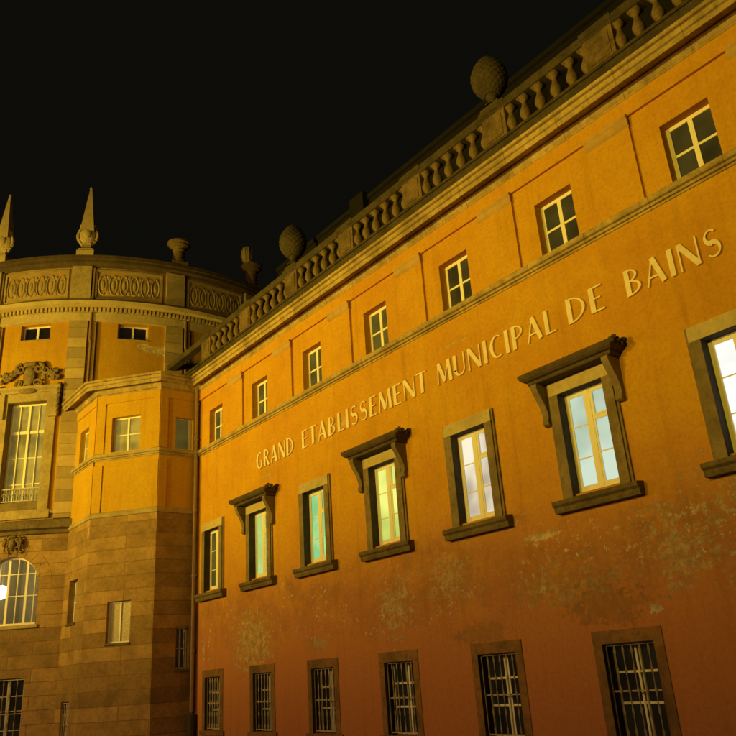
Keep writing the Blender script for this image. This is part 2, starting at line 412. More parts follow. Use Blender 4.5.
STR = [(0, 8.88), (.03, 8.885), (.03, 8.925), (.015, 8.93), (.015, 8.945), (.07, 8.95), (.085, 8.99), (.06, 9.0), (.06, 9.015), (.12, 9.03), (.14, 9.06), (.14, 9.155), (0, 9.20)]
COR = [(0, 11.73), (.05, 11.73), (.055, 11.78), (.035, 11.785), (.035, 11.80), (.09, 11.81), (.09, 11.86), (.11, 11.88), (.15, 11.95), (.21, 12.0), (.21, 12.03), (.49, 12.03), (.50, 11.91), (.55, 11.89), (.555, 12.02), (.52, 12.03), (.52, 12.05), (.575, 12.065), (.60, 12.11), (.615, 12.16), (.58, 12.17), (.58, 12.19), (.66, 12.20), (.68, 12.22), (.68, 12.275), (0, 12.38)]
TP = [(-8.4, -3.6), (-4.75, -3.6), (-2.5, -1.72), (-2.5, 0), (XR, 0)]
sweep(TP, STR, [3], [4]).build('string_course', CORN, wing)
sweep(TP, COR, [3], [4]).build('cornice', CORN, wing)

# --- windows
def frame_grid(mb, x0, x1, z0, z1, y, bars_u=(), bars_z=(), fw=.055, bw=.03, t=.05):
    mb.box(x0, x0 + fw, y, y + t, z0, z1); mb.box(x1 - fw, x1, y, y + t, z0, z1)
    mb.box(x0 + fw, x1 - fw, y, y + t, z0, z0 + fw); mb.box(x0 + fw, x1 - fw, y, y + t, z1 - fw, z1)
    for u, w in bars_u: mb.box(u - w / 2, u + w / 2, y - .006, y + t - .006, z0 + fw, z1 - fw)
    for z, w in bars_z: mb.box(x0 + fw, x1 - fw, y + .006, y + t - .012, z - w / 2, z + w / 2)

def pane(M, x0, x1, z0, z1, y, mat, par):
    return MB(M).box(x0, x1, y, y + .012, z0, z1).build('pane', mat, par)

up_glass = [G_OLIVE, G_OLIVE, G_OLIVE, G_OLIVE, G_OLIV2, G_OLIV2, G_OLIV2, G_OLIV2]
for k, x in enumerate(U):
    f = MB(WM); frame_grid(f, x - .569, x + .569, 9.225, 10.68, .24, [(x, .11)], [(9.93, .06)], .09)
    w = f.build('window', WHITE, wing); pane(WM, x - .51, x + .51, 9.28, 10.63, .268, up_glass[k], w)

mlab = ['tall unlit window next to the corner pipe', 'tall window glowing teal under the hood nearest the corner', 'tall window glowing teal green, without a hood', 'tall window glowing lime yellow under a hood', 'tall window glowing milky white, without a hood', 'tall window glowing pale blue under the largest hood', 'tall window glowing bright white at the right edge', None]
mg = [G_OLIVE, G_TEAL, G_GREEN, G_LIME, G_ROSE, G_BLUE, G_WHITE, G_DARK]
def hood(x, par):
    p = [(x - 1.04, 0.0), (x - 1.04, -.28), (x + 1.04, -.28), (x + 1.04, 0.0)]
    pr = [(0, 5.99), (.10, 5.99), (.12, 6.01), (.12, 6.07), (.19, 6.09), (.24, 6.14), (.27, 6.20), (.27, 6.26), (0, 6.33)]
    h = sweep(p, pr, [0, 1, 2])
    h.quad([(x - 1.04, 0, 6.33), (x - 1.04, -.28, 6.33), (x + 1.04, -.28, 6.33), (x + 1.04, 0, 6.33)])
    h.quad([(x - 1.04, 0, 5.99), (x - 1.04, -.28, 5.99), (x + 1.04, -.28, 5.99), (x + 1.04, 0, 5.99)])
    for k in range(9): h.blob((x + 1.04 + .27 - .05 * (k % 2), -.50 + .055 * k, 6.22 + .05 * (k % 3)), (.075, .05, .06), 6, 4)
    h.build('hood', HOODM, par)
    for s in (-1, 1):
        c = x + s * 1.0
        prof = [(0, 5.985), (-.40, 5.985), (-.41, 5.90), (-.37, 5.80), (-.30, 5.68), (-.20, 5.52), (-.13, 5.34), (-.115, 5.22), (-.15, 5.13), (-.14, 5.05), (-.09, 5.02), (0, 5.0)]
        MB(WM).side([(y - .001, z) for y, z in prof], c - .085, c + .085).build('bracket', STONE_MD, par)
for k, x in enumerate(MW):
    f = MB(WM); y = .17; z0, z1 = 3.36, 5.68
    frame_grid(f, x - .62, x + .62, z0, z1, y, [(x + .0, .12)], [], .07, t=.06)
    lx0, lx1 = x - .55, x - .06; rx0, rx1 = x + .06, x + .55
    # left leaf: stiles and two slim glazing bars; right leaf: framed vent on top
    for a, b in ((lx0, lx1), (rx0, rx1)):
        f.box(a, a + .05, y + .004, y + .05, z0 + .07, z1 - .07); f.box(b - .05, b, y + .004, y + .05, z0 + .07, z1 - .07)
        f.box(a + .05, b - .05, y + .004, y + .05, z0 + .07, z0 + .16)
    f.box(lx0 + .05, lx1 - .05, y + .004, y + .05, z1 - .13, z1 - .07)
    for z in (4.13, 4.86): f.box(lx0 + .05, lx1 - .05, y + .018, y + .045, z - .014, z + .014)
    f.box(rx0 + .05, rx1 - .05, y + .004, y + .05, z1 - .13, z1 - .07)
    f.box(rx0 + .05, rx1 - .05, y - .004, y + .05, 4.90, 4.99); f.box(rx0 + .09, rx1 - .09, y - .016, y + .03, 4.99, 5.03)
    for a in (rx0 + .05, rx1 - .09): f.box(a, a + .04, y - .016, y + .03, 5.0, z1 - .13)
    f.box(rx0 + .05, rx1 - .05, y + .018, y + .045, 4.16, 4.19)
    w = f.build('window', WHITE, wing, label=mlab[k])
    pane(WM, x - .58, x + .58, z0 + .04, z1 - .04, y + .03, mg[k], w)
    s = MB(WM)
    for q in (-1, 1):
        s = MB(WM)
        for (o, i, pr, zt) in ((.92, .86, -.05, 6.0), (.859, .615, -.09, 5.674)):
            s.box(x + min(q * o, q * i), x + max(q * o, q * i), pr, .0, 3.27, zt)
        s.build('jamb', STONE_MD, w)
    s = MB(WM)
    s.box(x - .86, x + .86, -.05, 0, 5.972, 6.0); s.box(x - .859, x + .859, -.09, 0, 5.676, 5.97)
    s.build('lintel', STONE_LT, w)
    s = MB(WM)
    for q in (-1, 1): s.box(min(q * .6125, q * .622) + x, max(q * .6125, q * .622) + x, -.085, .44, 3.3, 5.672)
    s.box(x - .612, x + .612, -.085, .44, 5.664, 5.673)
    s.build('reveal', BLACKST, w)
    MB(WM).side([(0, 3.0), (-.17, 3.0), (-.19, 3.06), (-.19, 3.12), (-.25, 3.17), (-.25, 3.26), (.3, 3.32), (.3, 3.2)], x - 1.1, x + 1.1).build('sill', STONE_DK, w)
    if k % 2 == 1: hood(x, w)

def grille(M, x0, x1, z0, z1, y, n, par, waves=9):
    g = MB(M)
    g.box(x0, x1, y - .012, y + .012, z1 - .05, z1 - .02); g.box(x0, x1, y - .012, y + .012, z0 + .04, z0 + .07)
    g.box(x0, x0 + .02, y - .012, y + .012, z0, z1 - .02); g.box(x1 - .02, x1, y - .012, y + .012, z0, z1 - .02)
    g.box(x0 + .02, x1 - .02, y + .02, y + .034, (z0 + z1) / 2 - .02, (z0 + z1) / 2 + .01)
    for i in range(n):
        u = x0 + (x1 - x0) * (i + 1) / (n + 1); L = z1 - z0 - .1; N = 30; pts = []
        for j in range(N + 1):
            q = j / N; ww = .011 + .018 * max(0, math.sin(q * math.pi * waves)) ** 2
            pts.append((ww, z0 + .05 + L * q))
        for (w1, a), (w2, b) in zip(pts, pts[1:]):
            P = [(u - w1, y, a), (u, y - w1, a), (u + w1, y, a), (u, y + w1, a)]; Q = [(u - w2, y, b), (u, y - w2, b), (u + w2, y, b), (u, y + w2, b)]
            for c in range(4): g.quad([P[c], P[(c + 1) % 4], Q[(c + 1) % 4], Q[c]])
    return g.build('grille', IRON, par)

for k, x in enumerate(BW):
    f = MB(WM); y = .30; z0, z1 = -1.55, .25
    frame_grid(f, x - .607, x + .607, z0, z1, y, [(x - .045, .05), (x + .045, .05)], [(-.30, .045), (-.88, .045)], .035)
    w = f.build('window', WHITE2 if k < 3 else WHITE, wing)
    pane(WM, x - .57, x + .57, z0 + .03, z1 - .03, y + .03, G_DARK, w)
    grille(WM, x - .595, x + .595, z0 + .01, z1, .09, 5, w)
    s = MB(WM)
    s.box(x - .82, x - .60, -.018, 0, -1.552, .249); s.box(x + .60, x + .82, -.018, 0, -1.552, .249); s.box(x - .82, x + .82, -.022, 0, .249, .50)
    s.box(x - .93, x + .93, -.06, .25, -1.70, -1.552)
    s.build('surround', BASEM, w)
    s = MB(WM)
    for q in (-1, 1): s.box(min(q * .594, q * .604) + x, max(q * .594, q * .604) + x, -.022, .298, -1.54, .246)
    s.box(x - .5935, x + .5935, -.022, .298, .236, .2465)
    s.build('reveal', BLACKST, w)

# --- lettering
def arc(cx, cy, rx_, ry_, a0, a1, ws, n=14):
    out = []
    for i in range(n + 1):
        q = i / n; a = R(a0 + (a1 - a0) * q)
        k = q * (len(ws) - 1); j = min(int(k), len(ws) - 2); w = ws[j] + (ws[j + 1] - ws[j]) * (k - j)
        out.append((cx + rx_ * math.cos(a), cy + ry_ * math.sin(a), w))
    return out
TK, TN = .19, .062
def ln(x0, y0, x1, y1, w, w2=None): return [(x0, y0, w), (x1, y1, w if w2 is None else w2)]
GLY = {
 'I': (.22, [ln(.11, 0, .11, 1, TK)]),
 'L': (.56, [ln(.11, 0, .11, 1, TK), ln(.1, .035, .54, .035, TN)]),
 'E': (.58, [ln(.11, 0, .11, 1, TK), ln(.1, .035, .54, .035, TN), ln(.1, .965, .54, .965, TN), ln(.1, .52, .46, .52, TN)]),
 'T': (.64, [ln(.32, 0, .32, .95, TK), ln(0, .965, .64, .965, TN)]),
 'D': (.78, [ln(.11, 0, .11, 1, TK), arc(.15, .5, .55, .465, 90, -90, [TN, TN, .12, TN, TN], 18)]),
 'G': (.76, [arc(.44, .5, .34, .465, 62, 360 - 62 + 0, [TN, TN, .13, TK, .13, TN, TN], 22), ln(.66, .05, .66, .44, .14), ln(.48, .44, .74, .44, TN)]),
 'C': (.70, [arc(.44, .5, .34, .465, 58, 302, [TN, TN, .13, TK, .13, TN, TN], 22)]),
 'R': (.70, [ln(.11, 0, .11, 1, TK), arc(.15, .735, .38, .23, 90, -90, [TN, TN, .11, TN, TN]), ln(.30, .50, .62, 0, .10, TK)]),
 'B': (.66, [ln(.11, 0, .11, 1, TK), arc(.15, .75, .33, .215, 90, -90, [TN, TN, .11, TN, TN]), arc(.15, .28, .41, .245, 90, -90, [TN, TN, .13, TN, TN])]),
 'P': (.62, [ln(.11, 0, .11, 1, TK), arc(.15, .71, .39, .255, 90, -90, [TN, TN, .12, TN, TN])]),
 'A': (.76, [ln(.04, 0, .36, 1, TN), ln(.68, 0, .36, 1, TK), ln(.16, .30, .58, .30, TN)]),
 'N': (.76, [ln(.05, 0, .05, 1, TN), ln(.08, .98, .68, .02, TK), ln(.71, 0, .71, 1, TN)]),
 'M': (.92, [ln(.04, 0, .12, 1, TN), ln(.14, .98, .46, .06, TK), ln(.46, .06, .78, .98, TN), ln(.78, 1, .86, 0, TK)]),
 'U': (.74, [ln(.10, .30, .10, 1, TK), [( .10, .32, TK)] + arc(.38, .32, .28, .285, 180, 360, [TK, .11, TN, TN, TN], 14), ln(.66, .30, .66, 1, TN)]),
 'S': (.60, [arc(.30, .74, .20, .225, 40, 262, [TN, TN, TN, .12, TK], 14) + arc(.30, .285, .23, .25, 98, -142, [TK, .13, TN, TN, TN], 16)[1:]]),
}
def glyph(ch, x, z, h, sx):
    mb = MB(WM); _, strokes = GLY[ch]
    for si, st in enumerate(strokes):
        P = [Vector((p[0], p[1])) for p in st]; L = []; Rr = []
        for i, p in enumerate(P):
            t = (P[min(i + 1, len(P) - 1)] - P[max(i - 1, 0)])
            if t.length < 1e-6: t = Vector((1, 0))
            t.normalize(); nrm = Vector((-t.y, t.x)); w = st[i][2] / 2
            L.append(p + nrm * w); Rr.append(p - nrm * w)
        d = -.05 - .0017 * si
        g = lambda q, y: (x + q.x * h * sx, y, z + q.y * h)
        for i in range(len(P) - 1):
            mb.quad([g(L[i], d), g(L[i + 1], d), g(Rr[i + 1], d), g(Rr[i], d)])
            mb.quad([g(L[i], d), g(L[i + 1], d), g(L[i + 1], .0), g(L[i], .0)]); mb.quad([g(Rr[i], d), g(Rr[i + 1], d), g(Rr[i + 1], .0), g(Rr[i], .0)])
        for i in (0, len(P) - 1): mb.quad([g(L[i], d), g(Rr[i], d), g(Rr[i], 0), g(L[i], 0)])
    return mb
for word, x0, x1 in (('GRAND', 2.53, 5.08), ('ETABLISSEMENT', 5.62, 12.06), ('MUNICIPAL', 12.50, 16.68), ('DE', 17.02, 18.07), ('BAINS', 18.63, 20.86)):
    gap = .16; tot = sum(GLY[c][0] for c in word) + gap * (len(word) - 1)
    sx = (x1 - x0) / (tot * .62); x = x0
    for c in word:
        glyph(c, x, 7.19, .62, sx).build('letter', LETTER, wing)
        x += (GLY[c][0] + gap) * .62 * sx

# --- balustrade
PX = [19.2 - 3.52 * k for k in range(-2, 7)]
blx0 = -6.1
pl = MB(WM).box(blx0, XR, .02, .40, 12.62, 13.14); pl.box(blx0, XR, -.03, .43, 13.143, 13.23)
bal = pl.build('balustrade', BLACKST, wing)
rail = MB(WM).side([(.03, 14.14), (.37, 14.14), (.42, 14.22), (.42, 14.36), (.20, 14.40), (-.02, 14.36), (-.02, 14.22)], blx0, XR)
rail.build('handrail', BLACKST, bal)
BP = [(.15, 0), (.15, .07), (.10, .09), (.08, .13), (.11, .19), (.175, .30), (.185, .37), (.165, .46), (.11, .58), (.08, .68), (.08, .74), (.12, .77), (.15, .81), (.15, .91)]
def baluster_mesh(x, y=.2):
    b = MB(WM).lathe((x, y, 13.232), BP, 12, sx=.86, sy=.86); b.box(x - .145, x + .145, y - .145, y + .145, 13.233, 13.29); b.box(x - .14, x + .14, y - .14, y + .14, 14.07, 14.139)
    return b
first = None
for x in PX:
    if x - .45 < XR - .2:
        p = MB(WM).box(x - .42, min(x + .42, XR), .015, .40, 13.232, 14.139)
        p.box(x - .30, min(x + .30, XR), -.005, .015, 13.34, 14.03)
        p.build('pier', BAL, bal)
        MB(WM).box(x - .47, min(x + .47, XR), -.035, .435, 14.23, 14.415).build('pier_cap', BLACKST, bal)
    for d in (-.78 + 1.76, -.26 + 1.76, .26 + 1.76, .78 + 1.76, .50, 3.02):
        bx = x + d
        if bx > XR - .2 or bx < -5.9: continue
        if first is None:
            first = baluster_mesh(0).build('baluster', BAL, bal, smooth=True, origin=(0, .2, 13.23)); o = first
        else:
            o = first.copy(); COL.objects.link(o)
        o.location = Vector((bx, .2, 13.23)) - Vector(bal['_w'])

# --- pinecone finials on the roof piers
def pinecone(x, y, z, par, r=.54, h=1.28, mat=BAL, name='pinecone_finial'):
    b = MB()
    b.box(x - .34, x + .34, y - .2, y + .2, z, z + .10); b.lathe((x, y, z + .10), [(.27, 0), (.25, .06), (.15, .14), (.13, .26), (.18, .36), (.20, .44)], 16)
    NZ, NA = 42, 48
    def P(i, j):
        q = i / NZ; a = 2 * math.pi * j / NA
        rr = r * (math.sin(math.pi * (0.10 + 0.86 * q)) ** .75) * (1.0 - .10 * q)
        bump_ = .5 + .5 * math.cos(16 * a + math.pi * (i // 3 % 2)) ; sc = (i % 3) / 3
        rr *= 1 + .06 * bump_ * (1 - sc)
        return (x + rr * math.cos(a), y + rr * math.sin(a), z + .48 + h * 1.08 * q)
    for i in range(NZ):
        for j in range(NA): b.quad([P(i, j), P(i, j + 1), P(i + 1, j + 1), P(i + 1, j)])
    b.quad([P(NZ, j) for j in range(NA)]); b.quad([P(0, j) for j in range(NA)])
    return b.build(name, mat, par)
for x in (26.05, 15.62, 5.10):
    pinecone(x, .2, 14.43, wing, mat=BLACKST)

# --- roof behind the balustrade
rf = MB()
for a, b in ((-.9, 2.3), (2.5, 5.3), (6.2, XR)):
    rf.side([(2.8, 12.51), (3.2, 17.9), (3.1, 17.92), (3.1, 18.10), (3.3, 18.2), (7, 19.0), (12, 12.51)], a, b)
rf.box(5.3, 6.2, 2.9, 4.2, 12.51, 18.25)
rf.build('roof', SLATE, wing)

# --- downpipe in the corner
dp = MB()
cx_, cy_ = XL + .18, -.16
dp.tube([(cx_, cy_, 12.0), (cx_, cy_, 7.3), (cx_ + .02, cy_ - .02, 7.1), (cx_ + .02, cy_ - .02, -.9)], .075, 8)
bt = MB().tube([(cx_ + .02, cy_ - .02, -1.0), (cx_ + .02, cy_ - .02, -1.12), (cx_ + .02, cy_ - .02, GZ + .12)], .19, 10)
bt.tube([(cx_ - .12, cy_ + .02, -1.2), (cx_ - .12, cy_ + .02, GZ + .12)], .16, 8)
bt.build('pipe_boot', BLACKST, wing)
for z in (1.2, 4, 6.6, 9.6, 11.2): dp.tube([(cx_, cy_, z), (cx_, cy_, z + .09)], .105, 8)
dp.tube([(cx_ - .12, cy_ + .05, 11.9), (cx_ - .12, cy_ + .05, GZ + .2)], .035, 6)
dp.build('downpipe', PIPE, wing)

# ================================================================== STAIR TOWER
tower = thing('stair_tower', 'canted corner tower of ochre plaster over coursed stone between the rotunda and the long wing', 'building', (-5, -1.5, GZ))
TA = plane_map((-7.9, -3.6, 0), (1, 0)); LA = 3.15
dB = Vector((2.25, 1.88)); LB = dB.length
TB = plane_map((-4.75, -3.6, 0), dB)
TC = plane_map((-2.5, -1.72, 0), (0, 1)); LC = 1.72
ST = 6.67
def on(M, name, mb_, mat): return mb_.build(name, mat, tower)
wins = {'A': (TA, LA, [(1.15, 2.2, 9.225, 10.72)], [(1.1, 2.12, 2.62, 4.32), (1.15, 2.1, -1.9, -.28)]),
        'B': (TB, LB, [(.73, 2.04, 9.225, 10.74)], [(.98, 1.98, 1.68, 3.22)]),
        'C': (TC, LC, [(.70, 1.50, 9.225, 10.60)], [(.93, 1.49, .59, 2.14)])}
for key, (M, L, up, lo) in wins.items():
    wall_sheet(M, 0, L, ST, 12.0, up, .40).build('upper_wall', PL_TOWER, tower)
    Ms = (lambda M: (lambda u, y, z: M(u, y - .0, z)))(M)
    wall_sheet(M, 0, L, GZ, ST - .0, lo, .40).build('stone_base', ASH, tower)
# raised corner strips and top band
t_ = MB(TA); t_.box(0, LA - .0, -.045, 0, 11.385, 11.79); t_.box(LA - .02, LA + .03, -.043, 0, ST + .05, 11.38)
t_.build('relief', PL_TOWER, tower)
t_ = MB(TB); t_.box(.02, LB + .0, -.045, 0, 11.385, 11.79); t_.box(.02, .42, -.043, 0, 9.2, 11.384); t_.box(.02, .42, -.043, 0, ST + .06, 8.7); t_.box(LB - .28, LB, -.043, 0, 9.2, 11.384); t_.box(LB - .28, LB, -.043, 0, ST + .06, 8.7)
t_.build('relief', PL_TOWER, tower)
t_ = MB(TC); t_.box(.0, LC - .02, -.045, 0, 11.385, 11.79); t_.box(.0, .34, -.043, 0, 9.2, 11.384); t_.box(.0, .34, -.043, 0, ST + .06, 8.7)
t_.build('relief', PL_TOWER, tower)
sweep(TP, STR, [0, 1, 2], [0]).build('string_course', STONE, tower)
sweep(TP, COR, [0, 1, 2], [0]).build('cornice', CORN, tower)
sweep(TP, [(0, ST - .16), (.05, ST - .14), (.07, ST - .02), (.03, ST + .05), (0, ST + .07)], [0, 1, 2], [0, 3]).build('base_moulding', STONE, tower)
cap = MB(); cap.quad([(-8.4, -3.6, 12.43), (-4.75, -3.6, 12.43), (-2.5, -1.72, 12.43), (-2.5, .02, 12.43), (-8.4, .02, 12.43)]); cap.build('roof', SLATE, tower)

def two_by_two(M, a, b, c, d, y, par, glass, zb=None, mid=True):
    f = MB(M); frame_grid(f, a, b, c, d, y, [((a + b) / 2, .08)] if mid else [], [(zb or (c + d) / 2, .045)], .06)
    w = f.build('window', WHITE, par); pane(M, a + .03, b - .03, c + .03, d - .03, y + .03, glass, w); return w
two_by_two(TA, 1.15, 2.2, 9.225, 10.72, .22, tower, G_PALE)
two_by_two(TB, .73, 2.04, 9.225, 10.74, .22, tower, G_PALE)
f = MB(TC); frame_grid(f, .70, 1.50, 9.225, 10.60, .20, [(1.41, .10)], [], .035); w = f.build('window', WHITE, tower); pane(TC, .72, 1.48, 9.24, 10.58, .23, G_OLIVE, w)
w = two_by_two(TA, 1.1, 2.12, 2.62, 4.32, .25, tower, G_PALE)
w = two_by_two(TA, 1.15, 2.1, -1.9, -.28, .25, tower, G_DARK); grille(TA, 1.17, 2.08, -1.9, -.3, .08, 3, w)
# shuttered stair window with worn pale boards
f = MB(TB); frame_grid(f, .98, 1.98, 1.68, 3.22, .16, [(1.48, .05)], [], .06); w = f.build('window', WHITE, tower)
t = NT('worn_white_shutter'); v = t.uv()
n_ = t.ramp(t.noise(v, 14, 8, .75), .52, .62)
t.put(t.b.inputs['Base Color'], t.mix(n_, (0.50, 0.43, 0.25, 1), (.75, .68, .48, 1))); t.b.inputs['Roughness'].default_value = .7
MB(TB).box(1.01, 1.95, .20, .225, 1.71, 3.19).build('shutter', t.m, w)
w = two_by_two(TC, .93, 1.49, .59, 2.14, .25, tower, G_DARK); grille(TC, .95, 1.47, .6, 2.14, .06, 2, w, 7)
for M, a, b, c in ((TB, .98, 1.98, 1.68), (TA, 1.1, 2.12, 2.62), (TC, .93, 1.49, .59)):
    MB(M).box(a - .02, b + .02, -.05, .15, c - .08, c + .0).build('sill', STONE_DK, tower)

# ================================================================== ROTUNDA
rot = thing('rotunda', 'tall round ochre hall with obelisks and carved parapet panels at the left', 'building', (RC[0], RC[1], GZ))
PIL = [-30.4 - 22.0 * k for k in range(-3, 5)]; WIN = [-40.4 - 22 * k for k in range(0, 4)]
a0, a1 = th(-180), th(90)
ops_up = [(th(t - 4.45), th(t + 4.45), 7.85, 12.5) for t in WIN] + [(th(t - 3.5), th(t + 3.5), 15.62, 16.4) for t in (-18.0, *WIN)]
ops_lo = [(th(t) - 1.19, th(t) + 1.19, 2.76, 5.55, 'arch') for t in WIN] + [(th(t - 4.9), th(t + 4.9), -1.7, .72) for t in WIN]
wall_sheet(rot_map, a0, a1, 7.38, 17.0, ops_up, .42, step=.45).build('upper_wall', PL_ROT, rot)
wall_sheet(rot_map, a0, a1, GZ, 7.38, ops_lo, .42, step=.45).build('ashlar_base', ASH2, rot)
NS = 110
MB(rot_map).mould(a0, a1, [(0, 6.42), (.10, 6.46), (.12, 6.60), (.30, 6.66), (.32, 6.95), (.26, 7.02), (0, 7.08)], NS).build('string_course', STONE_DK, rot)
MB(rot_map).mould(a0, a1, [(0, 7.30), (.10, 7.33), (.12, 7.46), (0, 7.50)], NS).build('string_course', STONE, rot)
MB(rot_map).mould(a0, a1, [(0, 16.46), (.10, 16.48), (.10, 16.90), (.05, 16.92), (.05, 17.16), (.20, 17.18), (.42, 17.22), (.46, 17.40), (.40, 17.46), (.02, 17.50)], NS).build('cornice', STONE_LT, rot)
d = MB(rot_map); k = th(-80)
d.box(th(-85), th(22), -.065, -.02, 16.94, 17.14, 60)
while k < th(20): d.box(k, k + .105, -.20, -.06, 16.95, 17.13); k += .19
d.build('dentils', STONE_LT, rot)
# parapet wall with carved guilloche panels
MB(rot_map).mould(a0, a1, [(.02, 17.48), (.02, 19.40)], NS).build('parapet', PANELST, rot)
MB(rot_map).mould(a0, a1, [(.02, 19.38), (.14, 19.44), (.24, 19.56), (.24, 19.72), (.28, 19.76), (.28, 19.96), (-.05, 20.06), (-.35, 20.0), (-.35, 19.2)], NS).build('coping', HOODM, rot)
for t0 in PIL:
    u = th(t0)
    if t0 > 40 or t0 < -125: continue
    MB(rot_map).box(u - .45, u + .45, -.19, -.02, 17.5, 19.39, 4).build('parapet_pier', STONE, rot)
    if t0 < 30: MB(rot_map).box(u - .42, u + .42, -.14, 0, 7.08 if t0 > -130 else 7, 16.455, 4).build('pilaster', PILAS, rot)
    c0 = u + .62; c1 = u + th(22) - .62; um = (c0 + c1) / 2; hw = (c1 - c0) / 2
    g = MB(rot_map)
    for a, b, z0, z1 in ((c0, c1, 17.62, 17.72), (c0, c1, 19.16, 19.26), (c0, c0 + .1, 17.722, 19.158), (c1 - .1, c1, 17.722, 19.158)): g.box(a, b, -.085, -.018, z0, z1, 8 if b - a > 1 else 1)
    n = 6
    for i in range(n):
        cu = c0 + .1 + (c1 - c0 - .2) * (i + .5) / n; ru = (c1 - c0 - .2) / n * .38
        P = [(cu + ru * math.cos(R(q)), -.028, 18.44 + .52 * math.sin(R(q))) for q in range(0, 361, 20)]
        g.tube(P, .04, 5); g.blob((cu, -.02, 18.44), (.10, .05, .28), 6, 4)
        if i < n - 1:
            v = cu + (c1 - c0 - .2) / n / 2
            for s_ in (-1, 1): g.blob((v, -.02, 18.44 + s_ * .40), (.11, .045, .13), 6, 4)
            g.tube([(v, -.02, 18.04), (v, -.02, 18.84)], .03, 4)
    g.build('carved_panel', STONE, rot)
    # twin rainwater pipes beside the pilaster
    if t0 > -60 and t0 < 0:
        MB(rot_map).tube([(u + .60, -.12, 7.2 if t0 < -40 else 12.2), (u + .60, -.12, 15.3), (u + .56, -.14, 15.5), (u + .56, -.14, 16.9)], .055, 6).tube([(u + .78, -.07, 12.2), (u + .78, -.07, 16.4)], .045, 6).build('downpipe', PIPE, rot)
    if -80 < t0 < -20:
        MB(rot_map).tube([(u + .60, -.28, 17.3), (u + .56, -.10, 17.8), (u + .56, -.10, 19.3)], .06, 6).build('rainwater_spout', PIPE, rot)

# obelisks, with a scrolled foot and a round boss
def obelisk(t0):
    u = th(t0); b = MB(rot_map); z = 20.02
    b.box(u - .40, u + .40, -.30, .36, z - .06, z + .20); b.box(u - .33, u + .33, -.22, .30, z + .20, z + .34)
    b.side([(-.16, z + .34), (.24, z + .34), (.16, z + .62), (.18, z + .7), (-.10, z + .7), (-.08, z + .62)], u - .22, u + .22)
    b.blob((u, .04, z + 1.20), (.40, .20, .56), 14, 8)
    b.blob((u, -.16, z + 1.22), (.20, .10, .27), 12, 6)
    for s in (-1, 1):
        pts = [(u + s * (.20 + .27 * math.sin(q)), .04, z + .62 + 1.12 * q / math.pi) for q in [math.pi * i / 10 for i in range(11)]]
        b.tube(pts, .085, 6)
        b.blob((u + s * .30, .04, z + 1.72), (.12, .14, .12), 8, 5)
    za, zb, wa, wb = z + 1.35, z + 3.92, .33, .05
    P = [(-wa, -wa * .8), (wa, -wa * .8), (wa, wa * .8), (-wa, wa * .8)]; Q = [(-wb, -wb), (wb, -wb), (wb, wb), (-wb, wb)]
    for i in range(4):
        j = (i + 1) % 4
        b.quad([(u + P[i][0], .04 + P[i][1], za), (u + P[j][0], .04 + P[j][1], za), (u + Q[j][0], .04 + Q[j][1], zb), (u + Q[i][0], .04 + Q[i][1], zb)])
    b.quad([(u + q[0], .04 + q[1], zb) for q in Q]); b.blob((u, .04, zb + .05), (.08, .08, .10), 6, 4)
    b.build('obelisk', STONE_LT, rot)
for t0 in (-30.0, -51.3, -74.4, -96.4): obelisk(t0)
def urn(t0, s=1.0):
    u = th(t0); b = MB(rot_map); z = 19.98
    b.box(u - .40 * s, u + .40 * s, -.28, .34, z, z + .16)
    b.lathe((u, .03, z + .16), [(.36, 0), (.36, .10), (.30, .16), (.29, .62), (.34, .68), (.26, .74), (.34, .84), (.50, .94), (.50, 1.02), (.60, 1.06), (.60, 1.15), (.34, 1.18), (.30, 1.28), (0, 1.32)], 18, sx=s, sy=s)
    b.build('urn', BAL, rot, smooth=False)
urn(-7.6); urn(14.4)
def on_wall(M, u, y, z): return M(u, y, z)
q = rot_map(th(15.5), .6, 19.8)
pb = MB(); pb.tube([(q.x, q.y, 17.5), (q.x, q.y, 21.9)], .06, 8)
pb.blob((q.x, q.y, 22.35), (.30, .30, .55), 12, 8)
for k in range(8):
    a = 2 * math.pi * k / 8; pb.tube([(q.x + .31 * math.sin(math.pi * j / 8) * math.cos(a), q.y + .31 * math.sin(math.pi * j / 8) * math.sin(a), 22.35 - .55 * math.cos(math.pi * j / 8)) for j in range(9)], .035, 4)
pb.build('bud_finial', STONE_LT, rot)
MB().lathe((RC[0], RC[1], 0), [(11.2, 19.3), (10.6, 19.5), (0, 19.9)], 48).build('roof', SLATE, rot)

